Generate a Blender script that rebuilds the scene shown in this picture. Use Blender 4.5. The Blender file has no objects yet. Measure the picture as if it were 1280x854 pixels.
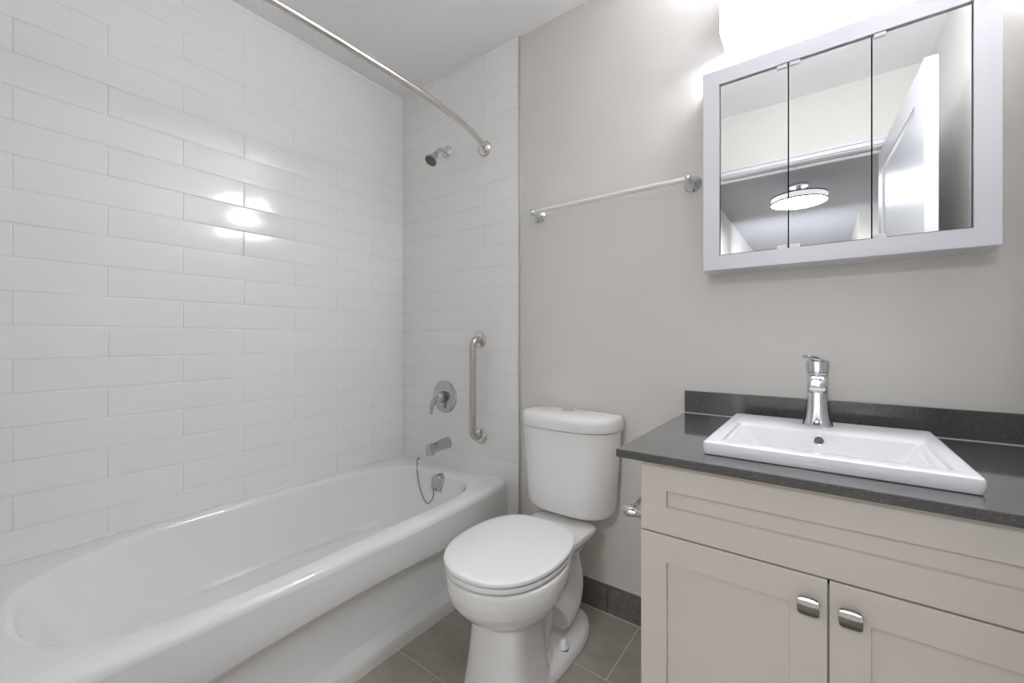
import bpy, bmesh, math, random
from mathutils import Vector, Matrix
random.seed(7)
C = bpy.context.scene.collection
PI = math.pi
R = math.radians
sc = bpy.context.scene

# ------------------------------------------------------------------ camera, world, lights, exposure
CAM_H = 1.073
cam_d = bpy.data.cameras.new('camera')
cam = bpy.data.objects.new('camera', cam_d)
C.objects.link(cam)
cam.location = (0, 0, CAM_H)
cam.rotation_euler = (R(90), 0, R(36.677))
cam_d.sensor_width = 36
cam_d.lens = 521.7 / 1280 * 36
cam_d.shift_y = -2.95 / 1280
cam_d.clip_start = 0.01
sc.camera = cam

sc.view_settings.view_transform = 'Standard'
sc.view_settings.look = 'None'
sc.view_settings.gamma = 1
sc.view_settings.use_curve_mapping = False
sc.view_settings.exposure = 0.14
sc.cycles.use_denoising = True
sc.cycles.max_bounces = 16
sc.cycles.diffuse_bounces = 10
sc.cycles.glossy_bounces = 8
sc.cycles.sample_clamp_indirect = 12.0

w = bpy.data.worlds.new('world')
sc.world = w
w.use_nodes = True
w.node_tree.nodes['Background'].inputs[0].default_value = (0.8, 0.85, 0.95, 1)
w.node_tree.nodes['Background'].inputs[1].default_value = 0.3

SCONCE = 42        # vanity light shades
HALLLAMP = 85      # lower diffuser of the hall ceiling light
HALL_FILL = 72     # power of the added fill light in the hall

ld = bpy.data.lights.new('hall_fill_light', 'AREA')  # added fill behind the camera
ld.shape = 'RECTANGLE'
ld.size = 1.1
ld.size_y = 1.9
ld.energy = HALL_FILL
ld.color = (0.92, 0.97, 1.07)
lo = bpy.data.objects.new('hall_fill_light', ld)
lo.location = (-0.27, -2.5, 0.97)
lo.rotation_euler = (R(90), 0, R(180))
C.objects.link(lo)

# ------------------------------------------------------------------ materials
def mat(name, col, rough=0.5, metal=0.0, coat=0.0, spec=0.5):
    m = bpy.data.materials.new(name)
    m.use_nodes = True
    b = m.node_tree.nodes['Principled BSDF']
    b.inputs['Base Color'].default_value = (*col, 1)
    b.inputs['Roughness'].default_value = rough
    b.inputs['Metallic'].default_value = metal
    b.inputs['Coat Weight'].default_value = coat
    b.inputs['Coat Roughness'].default_value = 0.05
    b.inputs['Specular IOR Level'].default_value = spec
    return m

def nodes(m):
    return m.node_tree.nodes, m.node_tree.links, m.node_tree.nodes['Principled BSDF']

def add_noise(m, c1, c2, scale, detail=4, rough=0.6, stretch=(1, 1, 1), lo=0.35, hi=0.65, bump=0.0, bscale=None):
    n, l, b = nodes(m)
    tc = n.new('ShaderNodeTexCoord')
    mp = n.new('ShaderNodeMapping')
    mp.inputs['Scale'].default_value = stretch
    l.new(tc.outputs['Object'], mp.inputs[0])
    t = n.new('ShaderNodeTexNoise')
    t.inputs['Scale'].default_value = scale
    t.inputs['Detail'].default_value = detail
    t.inputs['Roughness'].default_value = rough
    l.new(mp.outputs[0], t.inputs['Vector'])
    if c1 is not None:
        r = n.new('ShaderNodeValToRGB')
        r.color_ramp.elements[0].position = lo
        r.color_ramp.elements[0].color = (*c1, 1)
        r.color_ramp.elements[1].position = hi
        r.color_ramp.elements[1].color = (*c2, 1)
        l.new(t.outputs['Fac'], r.inputs[0])
        l.new(r.outputs[0], b.inputs['Base Color'])
    if bump:
        t2 = n.new('ShaderNodeTexNoise')
        t2.inputs['Scale'].default_value = bscale or scale
        t2.inputs['Detail'].default_value = 3
        l.new(tc.outputs['Object'], t2.inputs['Vector'])
        bp = n.new('ShaderNodeBump')
        bp.inputs['Strength'].default_value = bump
        bp.inputs['Distance'].default_value = 0.001
        l.new(t2.outputs['Fac'], bp.inputs['Height'])
        l.new(bp.outputs[0], b.inputs['Normal'])
    return m

M = {}
M['paint'] = add_noise(mat('wall_paint', (0.65, 0.625, 0.585), 0.42), (0.64, 0.615, 0.575), (0.66, 0.635, 0.595), 3, bump=0.12, bscale=260)
M['ceiling'] = add_noise(mat('ceiling_paint', (0.86, 0.855, 0.86), 0.7), (0.85, 0.845, 0.85), (0.87, 0.865, 0.87), 2, bump=0.08, bscale=200)
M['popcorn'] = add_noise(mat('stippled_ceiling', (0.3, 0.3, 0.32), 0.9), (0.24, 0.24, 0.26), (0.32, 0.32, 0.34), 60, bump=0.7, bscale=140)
M['tile'] = add_noise(mat('wall_tile_glaze', (0.85, 0.85, 0.845), 0.13), (0.845, 0.845, 0.84), (0.86, 0.86, 0.855), 2.5)
M['grout'] = mat('wall_tile_grout', (0.74, 0.73, 0.71), 0.7)
M['floor_tile'] = add_noise(mat('floor_tile', (0.32, 0.28, 0.24), 0.40), (0.30, 0.272, 0.228), (0.455, 0.415, 0.355), 5, detail=8, rough=0.7, stretch=(1.0, 3.0, 1), lo=0.3, hi=0.72)
M['floor_grout'] = mat('floor_grout', (0.68, 0.62, 0.53), 0.9)
M['base_tile'] = add_noise(mat('baseboard_tile', (0.15, 0.14, 0.125), 0.45), (0.115, 0.103, 0.092), (0.20, 0.18, 0.16), 30, detail=8, rough=0.75)
M['caulk'] = mat('white_caulk', (0.6, 0.58, 0.54), 0.6)
M['acrylic'] = mat('tub_acrylic', (0.83, 0.83, 0.815), 0.07)
M['porcelain'] = mat('porcelain', (0.78, 0.77, 0.75), 0.08)
M['seat_plastic'] = mat('seat_plastic', (0.80, 0.80, 0.78), 0.22)
M['sink_white'] = mat('sink_porcelain', (0.80, 0.80, 0.81), 0.07)
M['chrome'] = mat('chrome', (0.72, 0.72, 0.74), 0.05, metal=1)
M['bath_chrome'] = mat('bath_chrome', (0.54, 0.54, 0.545), 0.10, metal=1)
M['nickel'] = mat('brushed_nickel', (0.60, 0.565, 0.52), 0.26, metal=1)
M['polished_nickel'] = mat('polished_nickel', (0.70, 0.665, 0.62), 0.13, metal=1)
M['pewter'] = mat('pewter_knob', (0.27, 0.26, 0.245), 0.22, metal=1)
M['alu'] = mat('aluminium_edge', (0.62, 0.61, 0.60), 0.3, metal=1)
M['satin'] = mat('satin_bar', (0.86, 0.86, 0.86), 0.32, metal=0.5)
M['cabinet'] = add_noise(mat('cream_cabinet_paint', (0.63, 0.58, 0.52), 0.38), (0.625, 0.575, 0.515), (0.645, 0.595, 0.535), 2)
M['cab_frame'] = mat('white_cabinet_frame', (0.66, 0.66, 0.70), 0.3)
M['cavity'] = mat('shaded_cavity', (0.02, 0.02, 0.025), 0.6)  # near-black colour stands in for the shade inside the cabinet recess
M['mirror'] = mat('mirror_glass', (0.93, 0.94, 0.94), 0.0, metal=1)
M['mirror_edge'] = mat('mirror_edge', (0.55, 0.58, 0.58), 0.15)
M['clip'] = mat('clear_clip', (0.74, 0.74, 0.78), 0.12)
M['white_paint'] = mat('white_woodwork', (0.57, 0.57, 0.59), 0.25)
M['cream_wall'] = mat('cream_wall', (0.53, 0.517, 0.475), 0.5)
M['hall_wall'] = mat('hall_wall', (0.66, 0.65, 0.62), 0.5)
M['hall_floor'] = mat('hall_floor', (0.30, 0.24, 0.18), 0.5)
M['dark'] = mat('dark_rubber', (0.05, 0.045, 0.04), 0.5)
M['bronze_face'] = mat('spray_face', (0.13, 0.11, 0.09), 0.4)
M['grey_mark'] = mat('grey_mark', (0.22, 0.22, 0.22), 0.4)
M['white_plastic'] = mat('white_plastic', (0.74, 0.73, 0.66), 0.35)

def quartz():
    m = mat('grey_quartz', (0.09, 0.09, 0.09), 0.12, coat=0.9, spec=0.2)
    n, l, b = nodes(m)
    tc = n.new('ShaderNodeTexCoord')
    v = n.new('ShaderNodeTexVoronoi')
    v.inputs['Scale'].default_value = 620
    l.new(tc.outputs['Object'], v.inputs['Vector'])
    sep = n.new('ShaderNodeSeparateColor')
    l.new(v.outputs['Color'], sep.inputs[0])
    r = n.new('ShaderNodeValToRGB')
    e = r.color_ramp.elements
    e[0].position = 0.0
    e[0].color = (0.066, 0.065, 0.064, 1)
    e[1].position = 0.7
    e[1].color = (0.085, 0.084, 0.081, 1)
    k = e.new(0.93)
    k.color = (0.098, 0.096, 0.093, 1)
    k = e.new(0.97)
    k.color = (0.155, 0.15, 0.145, 1)
    l.new(sep.outputs[0], r.inputs[0])
    l.new(r.outputs[0], b.inputs['Base Color'])
    return m
M['quartz'] = quartz()

def emit(name, col, s):
    m = bpy.data.materials.new(name)
    m.use_nodes = True
    n = m.node_tree.nodes
    b = n['Principled BSDF']
    b.inputs['Base Color'].default_value = (0.9, 0.9, 0.9, 1)
    b.inputs['Emission Color'].default_value = (*col, 1)
    b.inputs['Emission Strength'].default_value = s
    return m
M['glow'] = emit('lit_glass_shade', (0.95, 0.99, 1.08), SCONCE)
M['hall_glow'] = emit('lit_hall_shade', (0.95, 0.99, 1.06), 0.55)
M['hall_diffuser'] = emit('lit_hall_diffuser', (0.95, 0.99, 1.06), HALLLAMP)

# ------------------------------------------------------------------ helpers
OFF = {}

def finish(bm, smooth=True, angle=35):
    bmesh.ops.remove_doubles(bm, verts=bm.verts, dist=1e-6)
    bmesh.ops.recalc_face_normals(bm, faces=bm.faces)
    me = bpy.data.meshes.new('m')
    bm.to_mesh(me)
    bm.free()
    if smooth:
        me.polygons.foreach_set('use_smooth', [True] * len(me.polygons))
        me.set_sharp_from_angle(angle=R(angle))
    return me

def obj(name, bm, mats, parent=None, smooth=True, angle=35, label=None):
    me = finish(bm, smooth, angle)
    if not isinstance(mats, (list, tuple)):
        mats = [mats]
    for m in mats:
        me.materials.append(m)
    me.name = name
    o = bpy.data.objects.new(name, me)
    C.objects.link(o)
    if parent is not None:
        off = OFF[parent.name]
        o.parent = parent
    else:
        xs = [v.co for v in me.vertices]
        lo_ = Vector((min(v.x for v in xs), min(v.y for v in xs), min(v.z for v in xs)))
        hi_ = Vector((max(v.x for v in xs), max(v.y for v in xs), max(v.z for v in xs)))
        off = Vector(((lo_.x + hi_.x) / 2, (lo_.y + hi_.y) / 2, lo_.z))
        o.location = off
    me.transform(Matrix.Translation(-off))
    OFF[o.name] = off
    if label:
        o['label'] = label
    return o

def thing(name, label, cat, loc, group=None):
    o = bpy.data.objects.new(name, None)
    o.empty_display_size = 0.05
    C.objects.link(o)
    o.location = loc
    OFF[o.name] = Vector(loc)
    o['label'] = label
    o['category'] = cat
    if group:
        o['group'] = group
    return o

def tag(o, label, cat, group=None):
    o['label'] = label
    o['category'] = cat
    if group:
        o['group'] = group
    return o

def struct(name, bm, m, smooth=False, label=None, angle=35):
    o = obj(name, bm, m, None, smooth, angle)
    o['kind'] = 'structure'
    if label:
        o['label'] = label
        o['category'] = name.split('_')[0]
    return o

def box(bm, x0, x1, y0, y1, z0, z1, bev=0.0, seg=2, mi=0):
    r = bmesh.ops.create_cube(bm, size=1)
    vs = r['verts']
    for v in vs:
        v.co = Vector(((x0 + x1) / 2 + v.co.x * (x1 - x0), (y0 + y1) / 2 + v.co.y * (y1 - y0), (z0 + z1) / 2 + v.co.z * (z1 - z0)))
    fs = set(f for v in vs for f in v.link_faces)
    for f in fs:
        f.material_index = mi
    if bev > 0:
        es = list(set(e for v in vs for e in v.link_edges))
        bmesh.ops.bevel(bm, geom=es, offset=bev, segments=seg, profile=0.5, affect='EDGES', clamp_overlap=True)
    return bm

def B(*a, **k):
    return box(bmesh.new(), *a, **k)

def loft(bm, loops, cap0=True, cap1=True, closed=True, mi=0):
    rows = [[bm.verts.new(p) for p in L] for L in loops]
    n = len(rows[0])
    for a, b in zip(rows, rows[1:]):
        for i in range(n if closed else n - 1):
            j = (i + 1) % n
            f = bm.faces.new((a[i], a[j], b[j], b[i]))
            f.material_index = mi
    if cap0 and closed:
        bm.faces.new(list(reversed(rows[0]))).material_index = mi
    if cap1 and closed:
        bm.faces.new(rows[-1]).material_index = mi
    return rows

def frame_of(d):
    d = Vector(d).normalized()
    u = Vector((0, 0, 1)) if abs(d.z) < 0.9 else Vector((1, 0, 0))
    a = d.cross(u).normalized()
    b = d.cross(a).normalized()
    return a, b

def lathe(bm, origin, axis, prof, n=32, cap0=True, cap1=True, sx=1.0, mi=0):
    """prof: list of (distance along axis, radius)"""
    o = Vector(origin)
    d = Vector(axis).normalized()
    a, b = frame_of(d)
    loops = []
    for h, r in prof:
        loops.append([o + d * h + (a * math.cos(2 * PI * i / n) * sx + b * math.sin(2 * PI * i / n)) * max(r, 1e-5) for i in range(n)])
    loft(bm, loops, cap0, cap1, mi=mi)
    return bm

def tube(bm, pts, rad, n=16, sx=1.0, mi=0):
    """round tube along points; rad number or list; sx widens along world x-ish first axis"""
    pts = [Vector(p) for p in pts]
    if not isinstance(rad, (list, tuple)):
        rad = [rad] * len(pts)
    tang = []
    for i in range(len(pts)):
        t = (pts[min(i + 1, len(pts) - 1)] - pts[max(i - 1, 0)]).normalized()
        tang.append(t)
    a, b = frame_of(tang[0])
    loops = []
    for i, (p, t) in enumerate(zip(pts, tang)):
        if i:
            q = tang[i - 1].rotation_difference(t)
            a = q @ a
            b = q @ b
        loops.append([p + (a * math.cos(2 * PI * k / n) * sx + b * math.sin(2 * PI * k / n)) * rad[i] for k in range(n)])
    loft(bm, loops, mi=mi)
    return bm

def catmull(pts, per=8, closed=False):
    P = [Vector(p) for p in pts]
    n = len(P)
    out = []
    rng = range(n) if closed else range(n - 1)
    for i in rng:
        if closed:
            p0, p1, p2, p3 = P[(i - 1) % n], P[i], P[(i + 1) % n], P[(i + 2) % n]
        else:
            p0, p1, p2, p3 = P[max(i - 1, 0)], P[i], P[i + 1], P[min(i + 2, n - 1)]
        for k in range(per):
            t = k / per
            out.append(0.5 * ((2 * p1) + (p2 - p0) * t + (2 * p0 - 5 * p1 + 4 * p2 - p3) * t * t + (3 * p1 - p0 - 3 * p2 + p3) * t ** 3))
    if not closed:
        out.append(P[-1])
    return out

def rrect(x0, x1, y0, y1, r, z, n=5):
    r = min(r, (x1 - x0) / 2 - 1e-4, (y1 - y0) / 2 - 1e-4)
    out = []
    for cx, cy, a0 in ((x1 - r, y1 - r, 0), (x0 + r, y1 - r, 90), (x0 + r, y0 + r, 180), (x1 - r, y0 + r, 270)):
        for k in range(n + 1):
            a = R(a0 + 90 * k / n)
            out.append(Vector((cx + r * math.cos(a), cy + r * math.sin(a), z)))
    return out

def swap(loop, f):
    return [Vector(f(p)) for p in loop]

# ------------------------------------------------------------------ room dimensions
YB, XL, XR, YF, ZC = 1.54, -1.918, 0.42, 0.016, 2.445
XT = -1.100           # right edge of the tiled part of the back wall
YT = 1.532            # face of the tiles on the back wall
OL, OR, OH = -0.62, 0.25, 2.08   # door opening

# ------------------------------------------------------------------ shell
def tiled_wall(to_world, umin, umax, vmin, vmax, joint_odd, joint_even, L=0.41, H=0.101, v0=0.306, g=0.0009):
    """rows of long glazed tiles with bevelled edges over a grout bed; to_world(u, v, depth)"""
    bm = bmesh.new()
    gb = [bm.verts.new(to_world(u, v, -0.0012)) for u, v in ((umin, vmin), (umax, vmin), (umax, vmax), (umin, vmax))]
    f = bm.faces.new(gb)
    f.material_index = 1
    bk = [bm.verts.new(to_world(u, v, -0.02)) for u, v in ((umin, vmin), (umax, vmin), (umax, vmax), (umin, vmax))]
    bm.faces.new(list(reversed(bk))).material_index = 1
    for i in range(4):
        j = (i + 1) % 4
        bm.faces.new((gb[j], gb[i], bk[i], bk[j])).material_index = 1
    k0 = math.floor((vmin - v0) / H)
    k1 = math.ceil((vmax - v0) / H)
    for k in range(k0, k1):
        a, b = max(v0 + k * H, vmin), min(v0 + (k + 1) * H, vmax)
        if b - a < 0.006:
            continue
        j0 = joint_odd if k % 2 else joint_even
        i0 = math.floor((umin - j0) / L)
        i1 = math.ceil((umax - j0) / L)
        for i in range(i0, i1):
            c, d = max(j0 + i * L, umin), min(j0 + (i + 1) * L, umax)
            if d - c < 0.006:
                continue
            tx, ty = random.uniform(-1, 1) * 0.0009, random.uniform(-1, 1) * 0.0012
            dz = random.uniform(-0.0001, 0.0001)
            rings = []
            for ins, dep in ((g, -0.0012), (g + 0.0004, -0.0006), (g + 0.0012, -0.0001), (g + 0.0026, 0.0)):
                ring = []
                for u, v in ((c + ins, a + ins), (d - ins, a + ins), (d - ins, b - ins), (c + ins, b - ins)):
                    h = dep + (dz + tx * (u - (c + d) / 2) + ty * (v - (a + b) / 2) if dep > -0.0012 else 0)
                    ring.append(bm.verts.new(to_world(u, v, h)))
                rings.append(ring)
            for p, q in zip(rings, rings[1:]):
                for e in range(4):
                    bm.faces.new((p[e], p[(e + 1) % 4], q[(e + 1) % 4], q[e]))
            bm.faces.new(rings[-1])
    return bm

bm = tiled_wall(lambda u, v, h: (XL + h, u, v), YF, YB, 0.30, ZC, 0.312, 0.107)
struct('wall_left', bm, [M['tile'], M['grout']], True, angle=60, label='long white glazed tile wall in running bond beside the bathtub')
bm = tiled_wall(lambda u, v, h: (u, YT - h, v), XL, XT, 0.0, ZC, XT, XT - 0.205)
struct('wall_back_tile', bm, [M['tile'], M['grout']], True, angle=60, label='white tiled end wall of the tub alcove behind the shower head')
bm = B(XL - 0.1, XT + 0.02, YB + 0.012, YB + 0.12, -0.05, ZC + 0.05)
box(bm, XL - 0.12, XL - 0.02, -0.2, YB + 0.1, -0.05, ZC + 0.05)
struct('wall_outer_left', bm, M['hall_wall'])
struct('wall_back', B(XT, XR + 0.1, YB, YB + 0.12, -0.05, ZC + 0.05), M['paint'], label='greige painted wall behind the toilet and the vanity')
struct('wall_right', B(XR, XR + 0.1, -0.10, YB, -0.05, ZC + 0.05), M['paint'])
bm = B(XL - 0.1, OL, -0.10, YF, -0.05, ZC + 0.05)
box(bm, OR, XR, -0.10, YF, -0.05, ZC + 0.05)
box(bm, OL, OR, -0.10, YF, OH, ZC + 0.05)
struct('wall_front', bm, M['cream_wall'])
struct('ceiling', B(XL - 0.1, XR + 0.1, -0.10, YB + 0.1, ZC, ZC + 0.08), M['ceiling'], label='white painted bathroom ceiling')

# floor: large rectangular tiles in running bond over grout
def floor_mesh():
    bm = bmesh.new()
    box(bm, XL, XR, YF - 0.12, YB, -0.06, -0.0015, mi=1)
    g = 0.0017
    for r, y0 in enumerate((-0.318, -0.008, 0.302, 0.612, 0.922, 1.232)):
        y1 = y0 + 0.31
        j0 = (-0.985, -0.77, -0.548)[r % 3]
        for i in range(-4, 4):
            c, d = j0 + i * 0.61, j0 + (i + 1) * 0.61
            c, d = max(c, -1.176), min(d, XR)
            a, b = max(y0, YF - 0.11), min(y1, YB)
            if d - c < 0.01 or b - a < 0.01:
                continue
            rings = []
            for ins, z in ((g, -0.0015), (g + 0.0004, -0.0004), (g + 0.0014, 0.0)):
                rings.append([bm.verts.new(p) for p in ((c + ins, a + ins, z), (d - ins, a + ins, z), (d - ins, b - ins, z), (c + ins, b - ins, z))])
            for p, q in zip(rings, rings[1:]):
                for e in range(4):
                    bm.faces.new((p[e], p[(e + 1) % 4], q[(e + 1) % 4], q[e]))
            bm.faces.new(rings[-1])
    return bm
struct('floor', floor_mesh(), [M['floor_tile'], M['floor_grout']], False, label='grey brown floor tiles with pale grout lines')

def baseboard():
    bm = bmesh.new()
    for c, d in ((XT + 0.008, -0.6765), (-0.6745, -0.345)):
        box(bm, c, d, YB - 0.010, YB, 0.0, 0.114, bev=0.0015, seg=2)
    box(bm, XT + 0.008, -0.345, YB - 0.0085, YB, 0.1135, 0.1165, mi=1)
    box(bm, XT + 0.008, -0.345, YB - 0.012, YB - 0.0085, 0.0, 0.003, mi=1)
    return bm
struct('baseboard_back', baseboard(), [M['base_tile'], M['caulk']], label='dark grey tile baseboard behind the toilet')

# metal edge strip where the tiles stop
bm = B(XT - 0.004, XT + 0.0005, YT - 0.0025, YB, 0.0, ZC - 0.003, bev=0.0008)
box(bm, XT + 0.0005, XT + 0.0045, YB - 0.004, YB, 0.115, ZC - 0.003, mi=1)
struct('trim_1', bm, [M['alu'], M['caulk']], label='slim metal edge strip where the white tiles meet the painted wall')

# door casing and jambs around the opening the photograph is taken from
bm = bmesh.new()
box(bm, OL - 0.07, OR + 0.07, YF, YF + 0.010, OH + 0.002, OH + 0.036, bev=0.002)
box(bm, OL - 0.07, OR + 0.07, YF, YF + 0.016, OH + 0.024, OH + 0.038, bev=0.003)
box(bm, OL - 0.065, OL - 0.004, YF, YF + 0.009, 0.0, OH + 0.005, bev=0.002)
box(bm, OR + 0.004, OR + 0.065, YF, YF + 0.009, 0.0, OH + 0.005, bev=0.002)
box(bm, OL - 0.002, OL + 0.002, -0.101, YF, 0.0, OH)
box(bm, OR - 0.002, OR + 0.002, -0.101, YF, 0.0, OH)
box(bm, OL, OR, -0.101, YF, OH - 0.004, OH)
box(bm, OL, OR, -0.06, -0.045, OH - 0.016, OH - 0.004)
struct('trim_2', bm, M['white_paint'], label='white casing over the doorway, seen in the mirror')

# hall behind the camera (seen in the mirror)
HX0, HX1, HC, HY, HE = -0.86, 1.15, 2.44, -2.97, -4.9
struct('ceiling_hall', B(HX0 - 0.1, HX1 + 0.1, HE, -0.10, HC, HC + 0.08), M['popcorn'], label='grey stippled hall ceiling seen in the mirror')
struct('floor_hall', B(HX0 - 0.1, HX1 + 0.1, HE, -0.10, -0.08, -0.002), M['hall_floor'])
struct('wall_hall_left', B(HX0 - 0.1, HX0, HE, -0.10, -0.05, HC), M['hall_wall'])
struct('wall_hall_right', B(HX1, HX1 + 0.1, HE, -0.10, -0.05, HC), M['hall_wall'])
struct('wall_hall_corner', B(0.31, HX1, HE, HY, -0.05, HC), M['cream_wall'])
struct('wall_hall_end', B(HX0 - 0.1, HX1 + 0.1, HE - 0.1, HE, -0.05, HC + 0.08), M['hall_wall'])

# open door
def shaker(bm, x0, x1, z0, z1, yf, th, st, rail=None, rec=0.009, bev=0.0018, slope=0.0015):
    """framed panel facing -y: outer slab with a recessed flat centre"""
    rail = rail or st
    def L(ix, iz, y):
        return [Vector(p) for p in ((x0 + ix, y, z0 + iz), (x1 - ix, y, z0 + iz), (x1 - ix, y, z1 - iz), (x0 + ix, y, z1 - iz))]
    loft(bm, [L(0, 0, yf + th), L(0, 0, yf + bev), L(bev * .3, bev * .3, yf + bev * .3), L(bev, bev, yf), L(st, rail, yf), L(st + slope, rail + slope, yf + rec)])
    return bm

def door_panel():
    bm = bmesh.new()
    # built lying along +x from the hinge, front face towards -y, then turned
    W, T = 0.875, 0.035
    box(bm, 0, W, 0.008, T - 0.008, 0.012, 2.03)
    for ya, yb in ((0, 0.008), (T - 0.008, T)):
        box(bm, 0, 0.085, ya, yb, 0.012, 2.03)
        box(bm, W - 0.135, W, ya, yb, 0.012, 2.03)
        for za, zb in ((0.012, 0.25), (0.93, 1.05), (1.925, 2.03)):
            box(bm, 0.085, W - 0.135, ya, yb, za, zb)
    # moulding slopes inside the panels
    for za, zb in ((0.25, 0.93), (1.05, 1.925)):
        def L(i, y):
            return [Vector(p) for p in ((0.085 + i, y, za + i), (W - 0.135 - i, y, za + i), (W - 0.135 - i, y, zb - i), (0.085 + i, y, zb - i))]
        loft(bm, [L(0, 0.0015), L(0.012, 0.0078)], False, False)
        loft(bm, [L(0, T - 0.0015), L(0.012, T - 0.0078)], False, False)
    # turn: +x -> +y (open at about ninety degrees), face -y -> ... towards +x/-x
    a = math.atan2(0.875, 0.046)
    m = Matrix.Translation(Vector((0.2655, 0.034, 0))) @ Matrix.Rotation(a, 4, 'Z')
    bmesh.ops.transform(bm, matrix=m, verts=bm.verts)
    return bm
struct('door_1', door_panel(), M['white_paint'], label='white panelled door standing open by the right wall, seen in the mirror')

# ------------------------------------------------------------------ bathtub
def tub_mesh():
    bm = bmesh.new()
    inner2 = [(-1.226, .36), (-1.218, .5), (-1.221, .66), (-1.228, .86), (-1.230, 1.05), (-1.230, 1.2), (-1.250, 1.315), (-1.298, 1.39), (-1.37, 1.432), (-1.46, 1.449), (-1.56, 1.45),
              (-1.66, 1.437), (-1.75, 1.39), (-1.81, 1.28), (-1.845, 1.1), (-1.862, .85), (-1.866, .6), (-1.852, .42), (-1.82, .29), (-1.77, .18),
              (-1.70, .115), (-1.62, .088), (-1.54, .082), (-1.44, .092), (-1.36, .120), (-1.295, .175), (-1.250, .25)]
    crv = catmull([(x, y, 0) for x, y in inner2], 12, True)
    cx, cy = -1.56, 0.766
    N = 128
    # resample by angle on a y-squashed plane so that loops share directions with the outer rectangle
    ang = []
    for p in crv:
        ang.append((math.atan2((p.y - cy) / 2.0, p.x - cx) % (2 * PI), p))
    ang.sort(key=lambda t: t[0])
    def ray_inner(a):
        for i in range(len(ang)):
            a0, p0 = ang[i - 1]
            a1, p1 = ang[i]
            if i == 0:
                a0 -= 2 * PI
            if a0 <= a <= a1:
                return p0.lerp(p1, (a - a0) / max(a1 - a0, 1e-9))
        a0, p0 = ang[-1]
        a1, p1 = ang[0]
        return p0.lerp(p1, (a - a0) / (a1 + 2 * PI - a0))
    x0, x1, y0, y1 = XL + 0.001, -1.17, YF, YT - 0.001
    angs = [2 * PI * i / N for i in range(N)]
    for c in ((x1, y1), (x0, y1), (x0, y0), (x1, y0)):
        a = math.atan2((c[1] - cy) / 2, c[0] - cx) % (2 * PI)
        k = min(range(N), key=lambda i: abs(angs[i] - a))
        angs[k] = a
    def xo(y):
        return -1.170 + 0.023 * (1 - ((y - 0.77) / 0.76) ** 2)
    def outer(a, ins, z):
        d = Vector((math.cos(a), 2 * math.sin(a)))
        t = 1e9
        if d.x > 1e-9: t = min(t, (x1 - cx) / d.x)
        if d.x < -1e-9: t = min(t, (x0 - cx) / d.x)
        if d.y > 1e-9: t = min(t, (y1 - cy) / d.y)
        if d.y < -1e-9: t = min(t, (y0 - cy) / d.y)
        x, y = cx + d.x * t, cy + d.y * t
        if x > x1 - 1e-4:
            x = xo(y) - ins
        return Vector((x, y, z))
    ip = [ray_inner(a) for a in angs]
    fl = []
    for p in ip:
        dx, dy = p.x - cx, p.y - cy
        sy = 0.78 if dy < 0 else 0.80
        fl.append(Vector((cx + dx * (0.79 if dx < 0 else 0.80), cy + dy * sy, 0)))
    loops = []
    for ins, z in ((0, .390), (.0015, .398), (.006, .406), (.013, .4115), (.022, .414)):
        loops.append([outer(a, ins, z) for a in angs])
    o5 = loops[-1]
    def away(k, s, z):
        p, q = ip[k], fl[k]
        return Vector((p.x + (q.x - p.x) * s, p.y + (q.y - p.y) * s, z))
    def outlip(k, dist, z):
        p = ip[k]
        o = o5[k]
        d = Vector((o.x - p.x, o.y - p.y))
        l = d.length
        d = d / l * min(dist, l * 0.8)
        return Vector((p.x + d.x, p.y + d.y, z))
    for dist, z in ((.016, .4140), (.009, .4128), (.003, .4090)):
        loops.append([outlip(k, dist, z) for k in range(N)])
    for s, z in ((.02, .402), (.06, .388), (.14, .358), (.34, .300), (.54, .242), (.68, .203), (.80, .180), (.91, .167), (1.0, .1605)):
        loops.append([away(k, s, z) for k in range(N)])
    for f, z in ((.96, .157), (.91, .155), (.84, .154), (.5, .152), (.2, .151)):
        loops.append([Vector((cx + (q.x - cx) * f, cy + (q.y - cy) * f, z)) for q in fl])
    loft(bm, loops, False, True)
    # bowed apron with a recessed panel
    ny = 90
    rows = []
    for i in range(ny + 1):
        y = y0 + (y1 - y0) * i / ny
        X = xo(y)
        zu = 0.285 - 0.022 * ((y - 0.77) / 0.45) ** 2
        zu = max(zu, 0.20)
        zl = zu - 0.030
        rows.append([Vector(p) for p in ((X, y, .390), (X, y, .36), (X - .001, y, .32), (X - .002, y, zu + .004), (X - .0035, y, zu), (-1.184, y, zl), (-1.1855, y, zl - .003), (-1.186, y, .15), (-1.186, y, .092),
                                         (-1.185, y, .0885), (-1.1735, y, .050), (-1.172, y, .047), (-1.172, y, .02), (-1.172, y, 0.0))])
    loft(bm, rows, False, False, closed=False)
    return bm

tub = thing('bathtub', 'white alcove bathtub with a bowed apron along the tiled wall', 'bathtub', (-1.545, 0.77, 0))
obj('tub_shell', tub_mesh(), M['acrylic'], tub, angle=28)
bm = bmesh.new()
tube(bm, [(XL + .003, YF, .4165), (XL + .003, YT - .003, .4165)], .0045, 8)
tube(bm, [(XL, YT - .003, .4165), (-1.171, YT - .003, .4165)], .0045, 8)
tube(bm, [(-1.171, YT - .002, .414), (-1.171, YT - .002, 0.0)], .0035, 8)
obj('caulk_bead', bm, M['acrylic'], tub)
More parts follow.
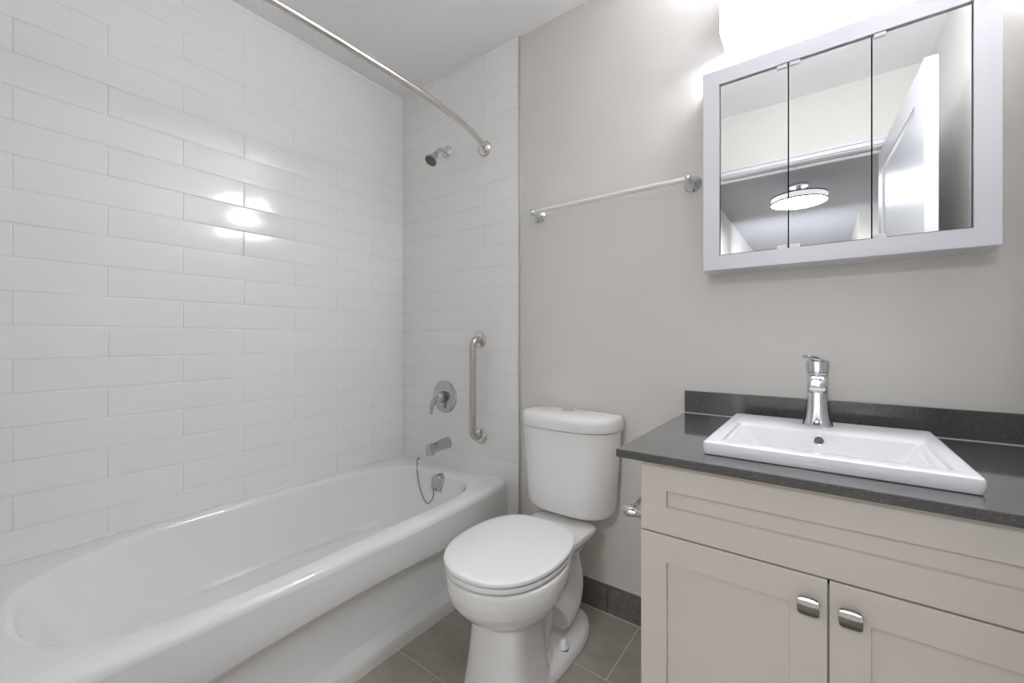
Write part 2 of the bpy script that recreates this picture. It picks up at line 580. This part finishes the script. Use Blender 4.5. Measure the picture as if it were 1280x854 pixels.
# overflow plate: domed arch with flat foot on the end of the basin
bm = bmesh.new()
ocx, ocz, w2 = -1.517, 0.370, 0.034
def arch(k_, dep):
    pts = [(-w2 * k_, -.040 * k_), (w2 * k_, -.040 * k_)]
    for q in range(15):
        a = PI * q / 14
        pts.append((w2 * k_ * math.cos(a), .006 * k_ + w2 * k_ * math.sin(a)))
    return [Vector((ocx + p[0], 1.427 - dep, ocz + p[1])) for p in pts]
loft(bm, [arch(1.0, -.030), arch(1.0, .006), arch(.97, .011), arch(.88, .015), arch(.5, .018)])
obj('overflow_plate', bm, M['bath_chrome'], tub, angle=30, label='chrome overflow plate')

# stopper chain with its holder
cord = catmull([(-1.748, 1.498, .431), (-1.722, 1.472, .429), (-1.695, 1.448, .4185), (-1.666, 1.424, .3925), (-1.641, 1.412, .348), (-1.601, 1.3975, .304), (-1.567, 1.388, .279), (-1.543, 1.3865, .273),
                (-1.528, 1.393, .287), (-1.523, 1.402, .309), (-1.525, 1.405, .340)], 8)
ch = obj('stopper_cord', tube(bmesh.new(), cord, .0022, 8), M['pewter'], tub, label='thin looped stopper cord')
bm = bmesh.new()
lathe(bm, (-1.748, 1.506, 0.4145), (0, 0, 1), [(0, .0165), (.002, .0165), (.004, .012), (.004, .008), (.012, .006), (.013, .0001)], 20)
obj('anchor', bm, M['white_plastic'], ch)
bm = bmesh.new()
lathe(bm, (-1.748, 1.5035, 0.429), (1, -1, 0), [(-.002, .005), (0, .0062), (.002, .005)], 14)
obj('ring', bm, M['pewter'], ch)

# ------------------------------------------------------------------ shower and tub fittings on the tile
def lerp(a, b, t):
    return a + (b - a) * t

sh = thing('shower_fitting', 'small chrome shower head on a bent arm high on the tiled end wall', 'shower head', (-1.556, YT, 2.04))
bm = bmesh.new()
lathe(bm, (-1.556, YT, 2.040), (0, -1, 0), [(0, .033), (.003, .033), (.008, .030), (.014, .018), (.018, .012)], 28)
obj('flange', bm, M['chrome'], sh)
apts = catmull([(-1.556, YT - .012, 2.040), (-1.556, YT - .035, 2.041), (-1.556, YT - .055, 2.033), (-1.556, YT - .072, 2.016), (-1.556, YT - .084, 2.000)], 6)
obj('arm', tube(bmesh.new(), apts, .0095, 14), M['chrome'], sh)
hd = Vector((0.0, -0.60, -0.80)).normalized()
ho = Vector((-1.556, YT - .080, 2.004))
bm = bmesh.new()
lathe(bm, ho, hd, [(-.004, .008), (0, .012), (.008, .0135), (.014, .012), (.018, .013), (.026, .016), (.045, .027), (.056, .032), (.060, .032), (.061, .029)], 32)
obj('head', bm, M['bath_chrome'], sh)
bm = bmesh.new()
lathe(bm, ho, hd, [(.060, .0285), (.0625, .0285), (.063, .020), (.0625, .019), (.0625, .012), (.064, .011), (.065, .006), (.064, .0001)], 32)
obj('spray_face', bm, M['bronze_face'], sh, label='dark spray face')

rod = thing('curtain_rod', 'bowed metal shower curtain rod under the ceiling, over the bathtub edge', 'curtain rod', (-1.296, YT, 1.986))
pts = []
for i in range(61):
    y = lerp(0.035, YT - .015, i / 60)
    t = abs((y - 0.77) / 0.762)
    pts.append((-1.188 - 0.108 * t ** 3.0, y, 1.986))
obj('rod', tube(bmesh.new(), pts, .0125, 18), M['polished_nickel'], rod)
for yy, s in ((YT, -1), (YF + .001, 1)):
    bm = bmesh.new()
    lathe(bm, (-1.300, yy, 1.986), (0, s, 0), [(0, .037), (.004, .037), (.012, .035), (.020, .029), (.026, .021), (.030, .016)], 32)
    obj('flange', bm, M['polished_nickel'], rod)

gr = thing('grab_bar', 'upright brushed metal grab bar on the tiled end wall', 'grab bar', (-1.333, YT, 0.60))
gx, gy = -1.333, YT - .055
gp = [(gx, YT - .004, 1.071), (gx, gy + .030, 1.071)]
for k in range(1, 9):
    a = R(90 * k / 8)
    gp.append((gx, gy + .030 - .030 * math.sin(a), 1.071 - .030 * (1 - math.cos(a))))
for k in range(1, 10):
    gp.append((gx, gy, lerp(1.041, .634, k / 10)))
for k in range(0, 9):
    a = R(90 * k / 8)
    gp.append((gx, gy + .030 * (1 - math.cos(a)), .634 - .030 * math.sin(a)))
gp.append((gx, YT - .004, .604))
obj('bar', tube(bmesh.new(), gp, .0165, 20), M['nickel'], gr)
for z in (1.071, .604):
    bm = bmesh.new()
    lathe(bm, (gx, YT, z), (0, -1, 0), [(0, .039), (.003, .039), (.007, .036), (.011, .028), (.012, .017)], 32)
    obj('flange', bm, M['polished_nickel'], gr)

va = thing('shower_valve', 'round chrome shower valve with a drop lever on the tiled end wall', 'valve', (-1.574, YT, 0.775))
bm = bmesh.new()
lathe(bm, (-1.574, YT, .775), (0, -1, 0), [(0, .084), (.003, .084), (.007, .080), (.011, .066), (.013, .045), (.014, .032)], 48)
obj('escutcheon', bm, M['bath_chrome'], va)
bm = bmesh.new()
lathe(bm, (-1.574, YT, .775), (0, -1, 0), [(.012, .031), (.030, .029), (.032, .026)], 32)
obj('sleeve', bm, M['pewter'], va, label='dark metal sleeve')
bm = bmesh.new()
lathe(bm, (-1.574, YT, .775), (0, -1, 0), [(.030, .026), (.050, .026), (.058, .021), (.061, .010), (.0615, .0001)], 32)
lev = catmull([(-1.576, YT - .048, .780), (-1.590, YT - .058, .765), (-1.604, YT - .064, .735), (-1.613, YT - .062, .700), (-1.616, YT - .060, .690)], 6)
tube(bm, lev, [lerp(.017, .0085, i / (len(lev) - 1)) for i in range(len(lev))], 16)
obj('lever_handle', bm, M['bath_chrome'], va)

sp = thing('tub_spout', 'chrome tub spout with a diverter pin over the bathtub end', 'spout', (-1.556, YT, 0.535))
bm = bmesh.new()
def oval(cx, y, cz, rx, rz, n=24, flat=0.0):
    return [Vector((cx + rx * math.cos(2 * PI * k / n), y, cz + max(rz * math.sin(2 * PI * k / n), -rz + flat))) for k in range(n)]
prof = [(0, .031, .031, .538), (.004, .031, .031, .538), (.010, .0285, .0295, .538), (.05, .026, .027, .536), (.085, .0235, .0245, .532), (.118, .019, .021, .529)]
loft(bm, [oval(-1.556, YT - d, cz, rx, rz) for d, rx, rz, cz in prof])
loft(bm, [rrect(-1.556 - w_, -1.556 + w_, YT - .118 - d_, YT - .118 + d_, .013, z) for w_, d_, z in ((.015, .012, .5505), (.0205, .0165, .548), (.0215, .0175, .543), (.0215, .0175, .503), (.0205, .0165, .500), (.015, .012, .4995))], True, True)
obj('spout_body', bm, M['bath_chrome'], sp, angle=40)
bm = bmesh.new()
lathe(bm, (-1.556, YT - .116, .549), (0, 0, 1), [(0, .004), (.008, .004), (.009, .0065), (.015, .0065), (.016, .004)], 16)
obj('diverter_pin', bm, M['chrome'], sp)

# ------------------------------------------------------------------ toilet
TX = -0.788
toi = thing('toilet', 'white two-piece toilet with a closed lid between bathtub and vanity', 'toilet', (TX, 1.18, 0))

half = [(.831, 0), (.8345, .035), (.844, .068), (.865, .105), (.897, .136), (.946, .162), (1.01, .1775), (1.08, .1795), (1.15, .170), (1.205, .151), (1.245, .121), (1.266, .088), (1.276, .05), (1.279, 0)]
def seat_outline(off, z, rot=2.2, n=96):
    right = [(w_, y) for y, w_ in half]
    left = [(-w_, y) for y, w_ in reversed(half[1:-1])]
    crv = catmull([(a, b, 0) for a, b in right + left], 6, True)
    c = Vector((0, 1.05, 0))
    out = []
    for i, p in enumerate(crv):
        t = (crv[(i + 1) % len(crv)] - crv[i - 1]).normalized()
        nrm = Vector((t.y, -t.x, 0))
        q = p + nrm * off - c
        q = Matrix.Rotation(R(rot), 3, 'Z') @ q + c
        out.append(Vector((TX - .004 + q.x, q.y, z)))
    return out
# seat lid
bm = bmesh.new()
lp = [seat_outline(-.05, .4118), seat_outline(-.002, .4118), seat_outline(-.0003, .413), seat_outline(0, .4155), seat_outline(0, .4215), seat_outline(-.0012, .4242), seat_outline(-.004, .4258), seat_outline(-.02, .4265)]
cen = Vector((TX, 1.06, 0))
for f, z in ((.75, .427), (.5, .4273), (.25, .4275)):
    lp.append([Vector((cen.x + (p.x - cen.x) * f, cen.y + (p.y - cen.y) * f, z)) for p in lp[7]])
loft(bm, lp)
obj('seat_lid', bm, M['seat_plastic'], toi, angle=50)
# seat ring
bm = bmesh.new()
A = [(-.008, .3915), (-.004, .3925), (-.0025, .395), (-.0025, .403), (-.004, .4063), (-.008, .4072), (-.045, .4072), (-.050, .404), (-.050, .394), (-.046, .3915)]
loops = [seat_outline(o_, z) for o_, z in A]
loft(bm, loops + [loops[0]], False, False)
obj('seat', bm, M['seat_plastic'], toi, angle=50)

def egg(z, yf, yr, wmax, wr, ymid, n=64, pf=2.0, pr=2.6):
    """plan outline: round front, squarish rear of half-width wr"""
    out = []
    for i in range(n):
        a = 2 * PI * i / n
        c, s = math.cos(a), math.sin(a)
        if s <= 0:
            p = 2 / pf
            x = wmax * math.copysign(abs(c) ** p, c)
            y = ymid + (ymid - yf) * math.copysign(abs(s) ** p, s)
        else:
            p = 2 / pr
            t = abs(s) ** p
            k = min(1, t * 1.25)
            wloc = wmax + (wr - wmax) * (k * k * (3 - 2 * k))
            x = wloc * math.copysign(abs(c) ** p, c)
            y = ymid + (yr - ymid) * t
        out.append(Vector((TX + x, y, z)))
    return out

def bowl_mesh():
    bm = bmesh.new()
    # bowl body: rim down to the underside
    S = [(.386, .836, 1.30, .176, .150, 1.04), (.375, .833, 1.30, .179, .150, 1.04), (.345, .834, 1.30, .179, .148, 1.04), (.315, .842, 1.30, .173, .140, 1.04),
         (.294, .856, 1.30, .161, .125, 1.045), (.270, .878, 1.29, .144, .105, 1.05), (.246, .908, 1.27, .119, .085, 1.06), (.228, .945, 1.24, .088, .06, 1.07), (.216, 1.0, 1.20, .04, .03, 1.08)]
    loft(bm, [egg(z, yf, yr, wm, wr, ym) for z, yf, yr, wm, wr, ym in S])
    # deck that carries the tank
    D_ = [(.388, .126, 1.10, 1.425), (.372, .126, 1.10, 1.425), (.355, .116, 1.10, 1.415), (.33, .098, 1.12, 1.39), (.29, .080, 1.15, 1.365), (.25, .07, 1.18, 1.35)]
    loft(bm, [rrect(TX - w_, TX + w_, a, b, .03, z) for z, w_, a, b in D_])
    # front column
    K = [(.27, .093, .952, 1.13), (.20, .096, .945, 1.13), (.12, .103, .938, 1.13), (.05, .112, .930, 1.14), (0, .119, .922, 1.15)]
    col = []
    for z, w_, a, b in K:
        pts = []
        for i in range(48):
            an = 2 * PI * i / 48
            c, s = math.cos(an), math.sin(an)
            p = 2 / 4.0
            pts.append(Vector((TX + w_ * math.copysign(abs(c) ** p, c), (a + b) / 2 + (b - a) / 2 * math.copysign(abs(s) ** p, s), z)))
        col.append(pts)
    loft(bm, col)
    # foot flange
    F = [(0, .128, .955, 1.470), (.014, .128, .955, 1.470), (.030, .122, .962, 1.462), (.040, .108, .98, 1.445), (.046, .07, 1.0, 1.41)]
    ft = []
    for z, w_, a, b in F:
        pts = []
        for i in range(64):
            an = 2 * PI * i / 64
            c, s = math.cos(an), math.sin(an)
            p = 2 / 2.5
            pts.append(Vector((TX + w_ * math.copysign(abs(c) ** p, c), (a + b) / 2 + 0.02 + ((b - a) / 2 - 0.02 * (1 if s > 0 else -1)) * math.copysign(abs(s) ** p, s), z)))
        ft.append(pts)
    loft(bm, ft)
    # trapway: falls from the bowl rear, turns forward and climbs to the bowl
    tp = catmull([(TX, 1.30, .345), (TX, 1.325, .30), (TX, 1.355, .23), (TX, 1.36, .165), (TX, 1.33, .112), (TX, 1.27, .095)], 8)
    tube(bm, tp, [.056] * len(tp), 24, sx=1.62)
    tp = catmull([(TX, 1.13, .245), (TX, 1.17, .17), (TX, 1.155, .09), (TX, 1.14, .02)], 8)
    tube(bm, tp, [lerp(.060, .05, i / (len(tp) - 1)) for i in range(len(tp))], 24, sx=1.36)
    return bm
bo = obj('bowl', bowl_mesh(), M['porcelain'], toi, angle=180)
rm = bo.modifiers.new('remesh', 'REMESH')
rm.mode = 'VOXEL'
rm.voxel_size = 0.0048
rm.use_smooth_shade = True
sm = bo.modifiers.new('smooth', 'SMOOTH')
sm.factor = 0.5
sm.iterations = 6

def tank_outline(w_, y0, y1, z, n=72, p=3.0):
    """flat back at y1, bulging front at y0"""
    out = []
    ym = y1 - 0.055
    for i in range(n):
        a = 2 * PI * i / n
        c, s = math.cos(a), math.sin(a)
        if s < 0:
            e = 2 / p
            x = w_ * math.copysign(abs(c) ** e, c)
            y = ym - (ym - y0) * abs(s) ** (2 / 2.3)
        else:
            e = 2 / 5.0
            x = w_ * math.copysign(abs(c) ** e, c)
            y = ym + (y1 - ym) * abs(s) ** e
        out.append(Vector((TKX + x, y, z)))
    return out
TKX = TX - .015
bm = bmesh.new()
loft(bm, [tank_outline(.150, 1.385, 1.515, .408), tank_outline(.168, 1.368, 1.520, .412), tank_outline(.177, 1.360, 1.522, .422), tank_outline(.181, 1.356, 1.523, .44), tank_outline(.190, 1.350, 1.523, .58),
          tank_outline(.198, 1.345, 1.523, .70), tank_outline(.199, 1.344, 1.523, .730)])
obj('tank', bm, M['porcelain'], toi, angle=40)
bm = bmesh.new()
tl = [(.200, 1.343, 1.526, .7315), (.206, 1.337, 1.528, .734), (.208, 1.335, 1.529, .738), (.208, 1.335, 1.529, .766), (.206, 1.337, 1.528, .776), (.200, 1.343, 1.525, .784), (.190, 1.352, 1.518, .789), (.150, 1.385, 1.49, .7935), (.06, 1.42, 1.46, .795)]
loft(bm, [tank_outline(*a) for a in tl])
lid = obj('tank_lid', bm, M['porcelain'], toi, angle=40)
bm = bmesh.new()
lathe(bm, (TKX + .006, 1.440, .7935), (0, 0, 1), [(0, .025), (.0025, .025), (.0035, .023), (.0030, .0215), (.0034, .021), (.0038, .012), (.0040, .0001)], 36)
obj('flush_button', bm, M['chrome'], lid, label='round chrome flush button')
bm = bmesh.new()
lathe(bm, (TKX - .010, 1.385, .7905), (0, -.10, 1), [(0, .0035), (.0006, .0035)], 14)
box(bm, TKX - .001, TKX + .018, 1.384, 1.386, .7912, .7917)
obj('maker_mark', bm, M['grey_mark'], lid, label='tiny grey mark')
bm = bmesh.new()
lathe(bm, (TX + .092, 1.222, .030), (0, 0, 1), [(0, .0175), (.012, .0175), (.028, .015), (.037, .010), (.040, .0001)], 24)
cap = obj('bolt_cap', bm, M['seat_plastic'], toi, label='white bolt cap on the foot')
bm = bmesh.new()
lathe(bm, (TX + .092, 1.222, .034), (0, 0, 1), [(0, .0170), (.006, .0185), (.008, .0185), (.009, .0172)], 24)
obj('washer_gap', bm, M['dark'], cap)

# ------------------------------------------------------------------ vanity cabinet
VX0, VX1, YV, ZCT = -0.335, 0.352, 0.945, 0.819
CT = 0.0185
van = thing('vanity_cabinet', 'cream painted vanity cabinet with two panelled doors under the grey counter', 'cabinet', (0.04, 1.24, 0))
bm = bmesh.new()
zt = ZCT - CT
box(bm, VX0, VX0 + .018, YV + .021, YB - .001, 0.0, zt)
box(bm, VX1 + .0, XR - .001, YV + .004, YB - .001, 0.0, zt)
box(bm, VX0 + .018, VX1, YB - .02, YB - .002, 0.09, zt)
box(bm, VX0 + .018, VX1, YV + .021, YB - .02, 0.09, 0.108)
box(bm, VX0 + .018, VX1, YV + .021, YV + .040, zt - .04, zt)
box(bm, VX0 + .018, VX1, YV + .021, YV + .040, 0.622, 0.652)
box(bm, VX0 + .018, VX1, YV + .075, YV + .090, 0.0, 0.09)
box(bm, -.008, .024, YV + .021, YV + .040, 0.09, 0.64)
obj('carcass', bm, M['cabinet'], van, smooth=False)
ZG = 0.6385
obj('drawer_front', shaker(bmesh.new(), VX0, VX1, ZG + .0015, zt - .004, YV, .019, .057, .060), M['cabinet'], van, smooth=False)
XM = 0.0082
def knob(x, z, parent):
    bm = bmesh.new()
    def K(s, y, bulge):
        pts = []
        n = 40
        for i in range(n):
            a = 2 * PI * i / n
            c, q = math.cos(a), math.sin(a)
            e = 2 / 5.5
            px = .0163 * math.copysign(abs(c) ** e, c)
            pz = .0155 * math.copysign(abs(q) ** e, q)
            px *= 1 + .05 * (1 - (pz / .0155) ** 2)
            pz *= 1 + .10 * (1 - (px / .0175) ** 2)
            pts.append(Vector((x + px * s, y or 0, z + pz * s)))
        if y is None:
            pts = [Vector((p.x, YV - (.0175 + .0068 * (1 - ((p.z - z) / .0172) ** 2)), p.z)) for p in pts]
        return pts
    lathe(bm, (x, YV, z), (0, -1, 0), [(0, .0085), (.003, .007), (.012, .0065), (.016, .009)], 20)
    loft(bm, [K(.80, YV - .013, 0), K(.97, YV - .0145, 0), K(1.0, YV - .017, 0), K(.97, None, 0), K(.90, None, 0), K(.75, None, 0), K(.5, None, 0), K(.2, None, 0)])
    return obj('knob', bm, M['pewter'], parent, angle=50, label='pewter knob')
for x0, x1, kx in ((VX0, XM - .0014, -.0215), (XM + .0014, VX1, .0385)):
    d = obj('door', shaker(bmesh.new(), x0, x1, .095, ZG - .0015, YV, .019, .057, .060), M['cabinet'], van, smooth=False)
    knob(kx, .5875, d)

# countertop with a cut-out for the sink
ctr = thing('countertop', 'dark grey speckled stone countertop on the cream vanity', 'countertop', (0.02, 1.24, ZCT - CT))
CX0, CX1, CY0, CY1 = -0.385, XR - 0.001, 0.9195, YB - 0.001
def rl(x0, x1, y0, y1, r, z):
    return rrect(x0, x1, y0, y1, r, z, 4)
hx0, hx1, hy0, hy1 = -.196, .196, 1.012, 1.345
bm = bmesh.new()
loft(bm, [rl(hx0, hx1, hy0, hy1, .02, ZCT - CT), rl(CX0 + .0015, CX1, CY0 + .0015, CY1, .002, ZCT - CT), rl(CX0, CX1, CY0, CY1, .003, ZCT - CT + .0015), rl(CX0, CX1, CY0, CY1, .003, ZCT - .0015),
          rl(CX0 + .0015, CX1, CY0 + .0015, CY1, .002, ZCT), rl(hx0, hx1, hy0, hy1, .02, ZCT), rl(hx0, hx1, hy0, hy1, .02, ZCT - CT)], False, False)
obj('slab', bm, M['quartz'], ctr, smooth=False)
bm = B(CX0, CX1, YB - .020, YB - .001, ZCT + .001, 0.8945, bev=.0012)
obj('backsplash', bm, M['quartz'], ctr, smooth=False)
obj('caulk_line', B(CX0, CX1, YB - .0225, YB - .0195, ZCT - .0005, ZCT + .002), M['caulk'], ctr, smooth=False, label='pale caulk line')

# sink
sk = thing('sink', 'white rectangular drop-in sink set in the grey countertop', 'sink', (0, 1.2, ZCT))
ST = 0.848
SX0, SX1, SY0, SY1 = -.2145, .213, .992, 1.432
bm = bmesh.new()
def sl(i, z, r):
    return rrect(SX0 + i, SX1 - i, SY0 + i, SY1 - i, r, z, 6)
def bl(x0, x1, y0, y1, r, z):
    return rrect(x0, x1, y0, y1, r, z, 6)
loops = [sl(.006, ZCT + .0003, .006), sl(.003, ZCT + .0015, .008), sl(.001, ZCT + .006, .010), sl(0, ZCT + .014, .010), sl(.0, ST - .006, .010), sl(.0012, ST - .0025, .009), sl(.0045, ST - .0003, .007), sl(.008, ST, .006),
         bl(-.190, .189, 1.024, 1.292, .010, ST - .0003), bl(-.184, .183, 1.030, 1.288, .010, ST - .001), bl(-.1815, .1805, 1.0325, 1.286, .009, ST - .0035), bl(-.180, .179, 1.034, 1.2845, .009, ST - .0065),
         bl(-.174, .173, 1.038, 1.2825, .010, ST - .0085), bl(-.165, .164, 1.045, 1.2810, .012, ST - .020), bl(-.130, .130, 1.085, 1.274, .016, ST - .075), bl(-.118, .118, 1.10, 1.270, .02, ST - .092), bl(-.10, .10, 1.118, 1.258, .02, ST - .100), bl(-.02, .02, 1.17, 1.21, .018, ST - .105)]
loft(bm, loops, False, True)
obj('basin', bm, M['sink_white'], sk, angle=32)
bm = bmesh.new()
lathe(bm, (-.0075, 1.2808, .8225), (0, -1, .10), [(0, .0125), (.003, .0125), (.004, .0115), (.0035, .0095), (.001, .0092)], 28, cap1=False)
ring = obj('overflow_ring', bm, M['chrome'], sk, label='chrome ring of the overflow hole')
bm = bmesh.new()
lathe(bm, (-.0075, 1.2808, .8225), (0, -1, .10), [(0, .0094), (.0012, .0094)], 24)
obj('overflow_hole', bm, M['bronze_face'], ring)

# faucet
fa = thing('faucet', 'chrome single-handle faucet on the back rim of the white sink', 'faucet', (-.011, 1.355, ST))
FX, FY = -.011, 1.358
bm = bmesh.new()
def fsec(z, rx, yb, yfr, p=2.6, n=40):
    out = []
    for i in range(n):
        a = 2 * PI * i / n
        c, s = math.cos(a), math.sin(a)
        e = 2 / p
        out.append(Vector((FX + rx * math.copysign(abs(c) ** e, c), (yb + yfr) / 2 + (yb - yfr) / 2 * math.copysign(abs(s) ** e, s), z)))
    return out
loft(bm, [fsec(ST, .0330, 1.392, 1.318), fsec(ST + .002, .0335, 1.392, 1.317), fsec(ST + .005, .0325, 1.391, 1.319), fsec(ST + .02, .0285, 1.388, 1.323), fsec(ST + .045, .0255, 1.386, 1.327), fsec(ST + .08, .0240, 1.384, 1.329),
          fsec(ST + .11, .0235, 1.383, 1.329), fsec(ST + .134, .0235, 1.383, 1.332), fsec(ST + .136, .0225, 1.382, 1.334)])
# spout: thick rounded bar leaning forward
def bar_sec(y, z0, z1, w_, r):
    return [Vector((FX + p.x, y, p.y)) for p in rrect(-w_, w_, z0, z1, r, 0, 5)]
loft(bm, [bar_sec(1.350, ST + .080, ST + .134, .0205, .008), bar_sec(1.315, ST + .090, ST + .135, .0200, .009), bar_sec(1.280, ST + .094, ST + .136, .0198, .010), bar_sec(1.258, ST + .097, ST + .136, .0195, .010), bar_sec(1.252, ST + .099, ST + .133, .0188, .010), bar_sec(1.248, ST + .102, ST + .129, .017, .009), bar_sec(1.2465, ST + .106, ST + .124, .013, .006)])
obj('faucet_body', bm, M['chrome'], fa, angle=40)
bm = bmesh.new()
lathe(bm, (FX, 1.276, ST + .101), (0, 0, -1), [(0, .0115), (.006, .0115), (.0065, .009)], 20)
obj('aerator', bm, M['chrome'], fa)
bm = bmesh.new()
loft(bm, [fsec(ST + .137, .0235, 1.382, 1.333, 2.3), fsec(ST + .139, .0255, 1.384, 1.331, 2.3), fsec(ST + .160, .0262, 1.385, 1.330, 2.3), fsec(ST + .167, .0255, 1.385, 1.331, 2.3), fsec(ST + .172, .019, 1.382, 1.338, 2.3), fsec(ST + .174, .009, 1.372, 1.35, 2.3)])
lv = [(FX + .002, 1.365, ST + .166), (FX - .002, 1.345, ST + .172), (FX - .010, 1.322, ST + .178), (FX - .021, 1.298, ST + .181), (FX - .023, 1.293, ST + .1815)]
lvc = catmull(lv, 6)
n = len(lvc)
loops = []
for i, p in enumerate(lvc):
    t = i / (n - 1)
    w_, h_ = lerp(.014, .009, t), lerp(.009, .0035, t)
    d = (lvc[min(i + 1, n - 1)] - lvc[max(i - 1, 0)]).normalized()
    sd = Vector((-d.y, d.x, 0)).normalized()
    up = sd.cross(d) * -1
    loops.append([p + sd * (w_ * math.cos(2 * PI * k / 16)) + Vector((0, 0, 1)) * (h_ * math.sin(2 * PI * k / 16)) for k in range(16)])
loft(bm, loops)
obj('lever_handle', bm, M['chrome'], fa, angle=40)
bm = bmesh.new()
lathe(bm, (FX, 1.3305, ST + .092), (0, -1, 0), [(0, .0018), (.0012, .0018)], 12)
obj('set_screw', bm, M['dark'], fa)

# toilet paper holder on the side of the vanity
tpz, tpx = .629, -.405
tp = thing('paper_holder', 'chrome toilet paper holder on the side of the cream vanity', 'paper holder', (VX0, 1.12, tpz))
for y in (1.045, 1.195):
    bm = bmesh.new()
    lathe(bm, (VX0, y, tpz), (-1, 0, 0), [(0, .024), (.004, .024), (.008, .021), (.022, .0135), (.045, .0095), (.052, .0105), (.058, .0125), (.070, .0140), (.078, .0125), (.083, .007), (.084, .0001)], 24)
    obj('post', bm, M['chrome'], tp)
bm = bmesh.new()
tube(bm, [(tpx, 1.05, tpz), (tpx, 1.075, tpz)], .0055, 14)
tube(bm, [(tpx, 1.075, tpz), (tpx, 1.165, tpz)], .0085, 16)
tube(bm, [(tpx, 1.165, tpz), (tpx, 1.19, tpz)], .0055, 14)
obj('roller', bm, M['chrome'], tp)

# towel bar
tb = thing('towel_bar', 'thin metal towel bar on the painted wall over the toilet', 'towel bar', (-.677, YB, 1.61))
for x in (-.992, -.362):
    bm = bmesh.new()
    lathe(bm, (x, YB, 1.611), (0, -1, 0), [(0, .0285), (.004, .0285), (.006, .026), (.009, .0245), (.011, .0225), (.022, .0165), (.034, .0115), (.046, .0095), (.052, .0105), (.060, .0125), (.068, .0125), (.075, .0095), (.079, .005), (.080, .0001)], 28)
    obj('bracket', bm, M['chrome'], tb)
obj('bar', tube(bmesh.new(), [(-.992, YB - .064, 1.611), (-.362, YB - .064, 1.611)], .0092, 18), M['satin'], tb)

# ------------------------------------------------------------------ mirrored medicine cabinet
MF = 1.435
mc = thing('medicine_cabinet', 'white framed medicine cabinet with three mirror doors over the sink', 'cabinet', (.011, YB, 1.289))
def ml(x0, x1, z0, z1, y, i=0):
    return [Vector(p) for p in ((x0 + i, y, z0 + i), (x1 - i, y, z0 + i), (x1 - i, y, z1 - i), (x0 + i, y, z1 - i))]
ox = (-.308, .331, 1.289, 1.919)
ix = (-.2600, .2850, 1.3355, 1.8705)
bm = bmesh.new()
loft(bm, [ml(*ox, YB), ml(*ox, MF + .003), ml(*ox, MF + .0008, .001), ml(*ox, MF, .003), ml(*ix, MF), ml(*ix, MF + .016)], True, False)
obj('frame', bm, M['cab_frame'], mc, smooth=False)
bm = bmesh.new()
loft(bm, [ml(*ix, MF + .016), ml(*ix, MF + .07)], False, True)
obj('cavity', bm, M['cavity'], mc, smooth=False)
MY = MF + .0075
cuts = [-.2575, -.0797, .1030, .2825]
for i in range(3):
    a, b = cuts[i] + (.0016 if i else 0), cuts[i + 1] - (.0016 if i < 2 else 0)
    bm = B(a, b, MY, MY + .005, 1.3385, 1.8665)
    for f in bm.faces:
        f.material_index = 0 if f.normal.y < -.9 else 1
    md = obj('mirror_door', bm, [M['mirror'], M['mirror_edge']], mc, smooth=False)
    spots = []
    if i == 0: spots = [b - .0265]
    if i == 1: spots = [a + .0015]
    if i == 2: spots = [a + .0015]
    for s in spots:
        for z0 in (1.8590, 1.3350):
            obj('clip', B(s, s + .025, MY - .0055, MY - .0002, z0, z0 + .0105, bev=.0012), M['clip'], md, smooth=False, label='small clear mirror clip')

# vanity light above the cabinet
vl = thing('vanity_light', 'wall light with glowing glass shades over the medicine cabinet', 'wall light', (.010, YB, 2.03))
obj('backplate', B(-.254, .276, YB - .022, YB, 2.088, 2.20, bev=.004), M['nickel'], vl, smooth=False)
for k in range(3):
    x0 = -.2555 + k * .1855
    bm = bmesh.new()
    def G(i, y, r=.022):
        return [Vector((p.x, y, p.y)) for p in rrect(x0 + i, x0 + .161 - i, 2.034 + i, 2.212 - i, r, 0, 6)]
    loft(bm, [G(.006, YB - .024, .016), G(0, YB - .030), G(0, YB - .100), G(.004, YB - .108, .018), G(.012, YB - .112, .012)])
    obj('shade', bm, M['glow'], vl, angle=40)

for xa, xb in ((-.2590, -.2556), (.2766, .2800)):
    obj('end_cap', B(xa, xb, YB - .116, YB - .002, 2.024, 2.216, bev=.001), M['nickel'], vl, smooth=False)

# hall ceiling light, seen in the mirror
hl = thing('hall_ceiling_light', 'glowing round drum ceiling light in the hall, seen in the mirror', 'ceiling light', (-.17, -1.50, HC))
lx, ly, lr = -.172, -1.595, .210
bm = bmesh.new()
lathe(bm, (lx, ly, HC), (0, 0, -1), [(.104, lr - .012), (.106, lr - .004), (.158, lr - .004)], 48, True, False)
obj('shade', bm, M['hall_glow'], hl, angle=40)
bm = bmesh.new()
lathe(bm, (lx, ly, HC), (0, 0, -1), [(.158, lr - .004), (.163, lr - .02), (.170, lr * .6), (.173, .0001)], 48, False, True)
obj('diffuser', bm, M['hall_diffuser'], hl, angle=40)
for z in (.103, .154):
    bm = bmesh.new()
    lathe(bm, (lx, ly, HC - z), (0, 0, -1), [(0, lr - .004), (0, lr + .005), (.009, lr + .005), (.009, lr - .004)], 48, False, False)
    obj('ring', bm, M['pewter'], hl, angle=30)
bm = bmesh.new()
lathe(bm, (lx, ly, HC), (0, 0, -1), [(0, .075), (.018, .075), (.022, .07), (.022, .02), (.104, .02)], 32)
obj('canopy', bm, M['chrome'], hl, angle=30)
